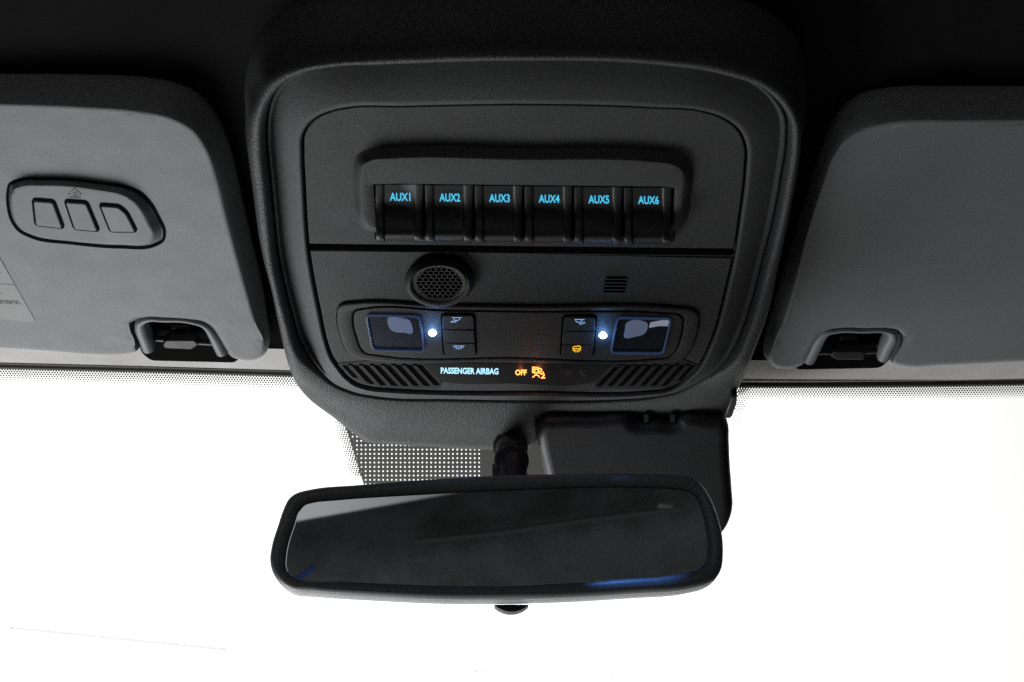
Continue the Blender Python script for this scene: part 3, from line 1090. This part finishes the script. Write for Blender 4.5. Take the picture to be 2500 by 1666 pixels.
# U-shaped trims in the visor cut-outs, rods and roof clips
for pl, par, path, mir, lab in (
    (VL, lv, [(360,862),(352,840),(340,806),(340,795),(352,786),(400,784),(465,788),(500,800),(520,828),(532,852),(541,870)], 1, 'left'),
    (VR, rv, [(1976,890),(1990,862),(2005,833),(2018,818),(2045,811),(2110,811),(2165,812),(2180,818),(2182,830),(2172,852),(2158,884)], -1, 'right')):
    pts = crom(path, 5, closed=False)
    bm = bmesh.new()
    rings = []
    n = len(pts)
    for i, p in enumerate(pts):
        a, c = pts[max(i-1, 0)], pts[min(i+1, n-1)]
        A, B_, P = pl.at(a[0], a[1]), pl.at(c[0], c[1]), pl.at(p[0], p[1])
        t = (B_ - A).normalized()
        s = pl.N.cross(t).normalized()
        wd = 0.0023 + 0.0014 * min(1, abs(i / n - 0.5) * 3) ** 2
        ring = []
        for q in range(14):
            ang = 2 * math.pi * q / 14
            ring.append(P + s * math.cos(ang) * wd + pl.N * (math.sin(ang) * 0.0035 - 0.0028 if math.sin(ang) > 0 else math.sin(ang) * 0.012 - 0.0028))
        rings.append(ring)
    rings_into(bm, rings, True, True)
    finish('clip_trim', bm, M['visor_trim'], par)
    x0, x1, y0 = (372, 516, 832) if mir == 1 else (1990, 2150, 860 - 4)
    if mir == 1:
        ra, rb = (366, 826), (520, 838)
    else:
        ra, rb = (1992, 860), (2168, 857)
    bm = bmesh.new()
    tube_into(bm, [pl.at(*ra, -0.008), pl.at(*rb, -0.008)], [0.0018, 0.0018])
    finish('pivot_rod', bm, M['black'], par)
    cx, cy = (441, 834) if mir == 1 else (2072, 862)
    clip = thing('visor_clip', 'small black roof clip holding the ' + lab + ' sun visor rod', 'clip', HD.at(cx, cy), 'visor retaining clips')
    bm = bmesh.new()
    hexp = [(-45, 6), (-36, -6), (34, -6), (46, 5), (28, 18), (-38, 15)] if mir == 1 else [(-47, 5), (-34, -7), (36, -7), (42, 3), (36, 15), (-28, 15)]
    hx_uv = uvs(pl, rpoly([(cx + a, cy + b_) for a, b_ in hexp], 5), -0.004)
    plate('hook', pl, hx_uv, -0.009, -0.003, 0.0012, M['clip'], clip, back=True)
    bm.free()
    stem = [(-22, -40), (20, -40), (26, 2), (-28, 2)]
    plate('bracket', pl, uvs(pl, [(cx + a, cy + b_) for a, b_ in stem], -0.012), -0.035, -0.010, 0.002, M['black'], clip)
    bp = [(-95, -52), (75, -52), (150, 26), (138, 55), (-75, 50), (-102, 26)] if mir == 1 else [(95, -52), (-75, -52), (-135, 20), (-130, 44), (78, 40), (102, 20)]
    plate('painted_clip_shade', pl, uvs(pl, rpoly([(cx + a, cy + b_) for a, b_ in bp], 14), -0.013), -0.040, -0.013, 0.002, M['hole'], clip)  # black plate painting the shade around and below the visor clip

# ---- garage opener pod
GO = crom([(19,470),(24,451),(45,441),(103,438),(172,440),(241,448),(303,457),(341,472),(366,497),(386,532),(401,570),(397,588),(379,599),(293,604),(172,594),(79,580),(45,562),(27,535),(19,500)], 6)
GI = crom([(30,474),(38,458),(55,451),(100,449),(170,451),(240,460),(297,471),(325,485),(345,508),(361,538),(375,572),(371,583),(358,589),(293,591),(172,583),(88,570),(56,556),(38,533),(30,505)], 6)
assert len(GO) == len(GI)
uo, ui = uvs(VL, GO, 0.0), uvs(VL, GI, 0.003)
pod = loft('opener_pod', [[VL.p3(p, h) for p in l] for l, h in
     [(inset(uo, -0.0015), -0.001), (inset(uo, -0.0008), 0.0004), (uo, 0.0003), (inset(uo, 0.0006), -0.0005), (mixl(uo, ui, .35), 0.0004), (mixl(uo, ui, .7), 0.0030), (mixl(uo, ui, .9), 0.0042), (ui, 0.0046), (inset(ui, 0.001), 0.0047)]],
     M['pod'], lv, cap1=True, angle=50)
bm = bmesh.new()
ribbon_into(bm, VL, [(x, y) for x, y in GO], 7, -0.0002, thick=0.0006, closed=True)
finish('pod_gap', bm, M['hole'], pod, smooth=False)
for pts in ([(79,486),(132,490),(157,558),(86,550)],
            [(157,489),(213,493),(243,565),(181,560)],
            [(242,498),(292,502),(312,520),(335,566),(269,566)]):
    c = rpoly(pts, 9)
    u = uvs(VL, c, 0.0047)
    bt = plate('opener_button', VL, inset(u, 0.0007), 0.0040, 0.0059, 0.0007, M['pod'], pod)
    bm = bmesh.new()
    ribbon_into(bm, VL, c, 5.0, 0.0047, thick=0.0003, closed=True)
    finish('button_gap', bm, M['hole'], bt, smooth=False)
bm = bmesh.new()
hs = [(166, 475), (182, 461), (198, 475), (194, 475), (196, 484), (170, 483), (171, 475)]
ribbon_into(bm, VL, hs, 2.4, 0.0047, thick=0.0002, closed=True)
ribbon_into(bm, VL, stroke_arc(183, 475, 5, 4.5, 60, 330), 1.8, 0.0047, thick=0.0002)
ribbon_into(bm, VL, [(183, 475), (190, 480)], 1.8, 0.0047, thick=0.0002)
finish('house_symbol', bm, M['ink'], pod, smooth=False)

# ---- warning label
lb = plate('warning_label', VL, inset(uvs(VL, [(-260,560),(-40,575),(0,630),(84,778),(85,783),(80,786),(-260,752)]), 0.0), 0.0, 0.0004, 0.0001, M['paper'], lv)
bm = bmesh.new()
text_into(bm, VL, 'asiento delantero.', -80, 49, 738, 727, 0.0005, bold=0.02, ybase_r=744)
ribbon_into(bm, VL, [(-200, 680), (34, 696)], 1.2, 0.0004, thick=0.0001)
ribbon_into(bm, VL, [(-200, 655), (3, 667)], 1.6, 0.0004, thick=0.0001)
ribbon_into(bm, VL, [(-200, 705), (5, 717)], 1.6, 0.0004, thick=0.0001)
finish('printing', bm, M['ink'], lb, smooth=False)

# ================================================================== SENSOR COVER BEHIND THE MIRROR
sc_pts = crom([(1308,1050),(1316,1030),(1330,1018),(1360,1014),(1450,1014),(1540,1016),(1548,1027),(1600,1028),(1650,1028),(1658,1017),(1740,1017),(1768,1020),(1778,1038),(1781,1080),(1783,1130),(1788,1200),(1790,1240),(1784,1268),(1766,1300),(1700,1330),(1500,1340),(1400,1330),(1358,1280),(1338,1200),(1322,1130),(1312,1085)], 5)
us = uvs(SC, sc_pts, -0.004)
rp = []
for k in range(8):
    t = k / 7 * math.pi / 2
    rp.append((0.0075 * (1 - math.cos(t)), -0.0075 + 0.0075 * math.sin(t)))
cov = thing('sensor_cover', 'black plastic camera and sensor cover on the windscreen behind the mirror', 'cover', SC.at(1550, 1100))
loft('cover_shell', [[SC.p3(p, -0.045) for p in inset(us, 0.004)], [SC.p3(p, -0.02) for p in us]] + [[SC.p3(p, h) for p in inset(us, d)] for d, h in rp], M['cover'], cov, cap1=True, angle=80)
bm = bmesh.new()
for x in (1578, 1642):
    poly_into(bm, SC, [(x-6, 1012), (x+5, 1012), (x+5, 1032), (x-6, 1032)], -0.006, thick=0.004)
finish('locking_tab', bm, M['black'], cov, smooth=False)

# ================================================================== REAR-VIEW MIRROR
mir = thing('rear_view_mirror', 'black framed rear-view mirror hanging in front of the windscreen', 'mirror', MR.at(1210, 1310))
MO = crom([(659,1371),(663,1332),(678,1283),(694,1237),(704,1218),(720,1205),(755,1195),(870,1184),(1023,1172),(1240,1160),(1430,1157),(1600,1157),(1650,1159),(1682,1164),(1704,1174),(1722,1194),(1736,1218),(1751,1256),(1763,1302),(1766,1348),(1761,1390),(1748,1412),(1726,1426),(1690,1436),(1544,1449),(1353,1460),(1200,1463),(1099,1463),(908,1455),(755,1445),(709,1440),(684,1424),(667,1401)], 5)
MG = crom([(697,1362),(702,1330),(717,1283),(730,1246),(742,1232),(764,1225),(812,1220),(1023,1206),(1240,1195),(1430,1189),(1600,1190),(1650,1193),(1680,1198),(1697,1208),(1708,1228),(1724,1283),(1730,1340),(1727,1367),(1714,1385),(1678,1397),(1506,1415),(1353,1426),(1200,1432),(1100,1431),(946,1426),(831,1420),(722,1412),(704,1402),(697,1385)], 5)
MC = (1212, 1310)
mo, mg = polar(MO, MC, 480), polar(MG, MC, 480)
um, ug = uvs(MR, mo, 0.0), uvs(MR, mg, 0.001)
ulow = inset(um, -0.0004)
loft('frame', [[MR.p3(p, h) for p in l] for l, h in
     [(inset(um, 0.001), -0.008), (um, -0.005), (um, -0.001), (inset(um, 0.0008), 0.0010), (inset(um, 0.002), 0.0022), (mixl(um, ug, .45), 0.0028), (mixl(um, ug, .8), 0.0018), (ug, 0.0004), (inset(ug, -0.0001), -0.0008)]],
     M['mirror_case'], mir, angle=60)
loft('mirror_glass', [[MR.p3(p, 0.0001) for p in inset(ug, 0.0001)], [MR.p3(p, 0.0002) for p in inset(ug, 0.0006)]], M['mirror'], mir, cap1=True)
cen = (sum(p[0] for p in ulow) / len(ulow), sum(p[1] for p in ulow) / len(ulow))
def shr(l, s, du=0.0):
    return [(cen[0] + (p[0]-cen[0]) * s, cen[1] + (p[1]-cen[1]) * s + du) for p in l]
loft('back_shell', [[MR.p3(p, h) for p in l] for l, h in
     [(inset(um, 0.0008), -0.004), (inset(um, -0.0001), -0.0065), (ulow, -0.010), (ulow, -0.017), (shr(ulow, 0.97), -0.022), (shr(ulow, 0.88), -0.028), (shr(ulow, 0.7), -0.036), (shr(ulow, 0.3), -0.040)]],
     M['shell'], mir, cap1=True, angle=60)

# mounting arm from the roof shroud down to the mirror back
bm = bmesh.new()
A0, A1, A2 = PN.at(1244, 1070, -0.03), MR.at(1248, 1110, -0.045), MR.at(1252, 1230, -0.034)
path = [A0, A0.lerp(A1, .5), A1, A1.lerp(A2, .35), A1.lerp(A2, .6), A2]
tube_into(bm, path, [0.0095, 0.0098, 0.0092, 0.0075, 0.0075, 0.0090], seg=20)
finish('mounting_arm', bm, M['cover'], mir)
for c, r in ((A1.lerp(A2, .12), 0.0108), (A0.lerp(A1, .55), 0.0112)):
    bm = bmesh.new()
    t_ = (A1 - A0).normalized()
    tube_into(bm, [c - t_ * 0.0045, c - t_ * 0.004, c + t_ * 0.004, c + t_ * 0.0045], [r - 0.0012, r, r, r - 0.0012], seg=24)
    finish('joint_collar', bm, M['black'], mir)
bm = bmesh.new()
poly_into(bm, MR, [(1202,1133),(1286,1133),(1288,1190),(1202,1190)], -0.050, thick=0.008)
finish('mount_block', bm, M['cover'], mir, smooth=False)
# dimming knob under the mirror
kp = rpoly([(1206,1479),(1215,1487),(1228,1493),(1240,1496),(1256,1496),(1268,1493),(1281,1487),(1291,1479),(1250,1478.5)], 2)
plate('toggle_knob', MR, uvs(MR, kp, -0.02), -0.030, -0.016, 0.0003, M['clip'], mir, back=True)

# the courtesy LED also throws a blue spot onto the mirror frame
sd = bpy.data.lights.new('led_beam', 'SPOT')
sd.color = (0.10, 0.32, 1.0)
sd.energy = 0.8
sd.spot_size = R(26)
sd.spot_blend = 1.0
sd.shadow_soft_size = 0.002
so = bpy.data.objects.new('led_beam', sd)
so.location = PN.at(1472, 818, 0.012)
so.rotation_euler = (MR.at(1560, 1445, 0.0) - so.location).to_track_quat('-Z', 'Y').to_euler()
C.objects.link(so)

# ================================================================== BEYOND THE GLASS: rails and fittings of the workshop
WALL = Plane(1250, 1300, 4.0, (0, -1, -0.35))


def rail(pa, pb, r, label, ends=True, warm=False):
    t = thing('ceiling_rail', label, 'rail', WALL.at((pa[0]+pb[0])/2, (pa[1]+pb[1])/2), 'pale ceiling rails of the workshop')
    bm = bmesh.new()
    tube_into(bm, [WALL.at(*pa), WALL.at(*pb)], [r, r], seg=8)
    finish('bar', bm, M['rail'], t)
    if ends:
        for p in (pa, pb):
            bm = bmesh.new()
            c = WALL.at(*p)
            bmesh.ops.create_uvsphere(bm, u_segments=12, v_segments=8, radius=r * 2.2, matrix=Matrix.Translation(c) @ Matrix.Diagonal((1, 1, .7, 1)))
            finish('end_bracket', bm, M['rail'], t)


rail((28, 1533), (550, 1586), 0.0021, 'thin pale rail with brackets beyond the glass at lower left')
rail((1160, 1639), (1498, 1658), 0.0017, 'thin pale rail with brackets beyond the glass under the mirror')
rail((1852, 985), (1903, 1258), 0.0014, 'thin pale upright rail beyond the glass right of the sensor cover', ends=False)

# ================================================================== CAB BEHIND THE CAMERA, seen in the mirror
seat = thing('rear_bench', 'black leather rear seat back reflected in the mirror', 'seat', (0.0, -1.2, 0.9))
bm = bmesh.new()
rings = []
for j in range(24):
    v = j / 23
    row = []
    for i in range(60):
        u = i / 59
        x = -1.1 + 2.2 * u
        top = 1.412 + 0.195 * (x + 0.366)
        z = 0.35 + (top - 0.35) * v
        y = -1.2 - 0.06 * (1 - v) + 0.02 * math.cos(u * math.pi * 9) * (1 - v) - (0.05 * max(0, v - .9) / .1) ** 1
        row.append(Vector((x, y, z)))
    rings.append(row)
rings_into(bm, rings, closed=False)
finish('cushion', bm, M['seat'], seat)


def strap(name, pts, wid, m):
    bm = bmesh.new()
    a = [Vector((x, -1.12, z)) for x, z in pts]
    rings_into(bm, [[p + Vector((0, 0, wid)) for p in a], [p + Vector((0, 0.006, wid * .5)) for p in a], [p - Vector((0, 0, wid)) for p in a]], closed=False)
    finish(name, bm, m, seat)


strap('seat_belt', [(-0.12, 1.385), (0.05, 1.405), (0.2, 1.43), (0.40, 1.458)], 0.006, M['belt'])
strap('belt_clip', [(0.355, 1.462), (0.385, 1.458)], 0.006, M['paper'])
strap('blue_strap', [(-0.37, 1.30), (-0.34, 1.312), (-0.31, 1.335)], 0.006, M['bluecloth'])
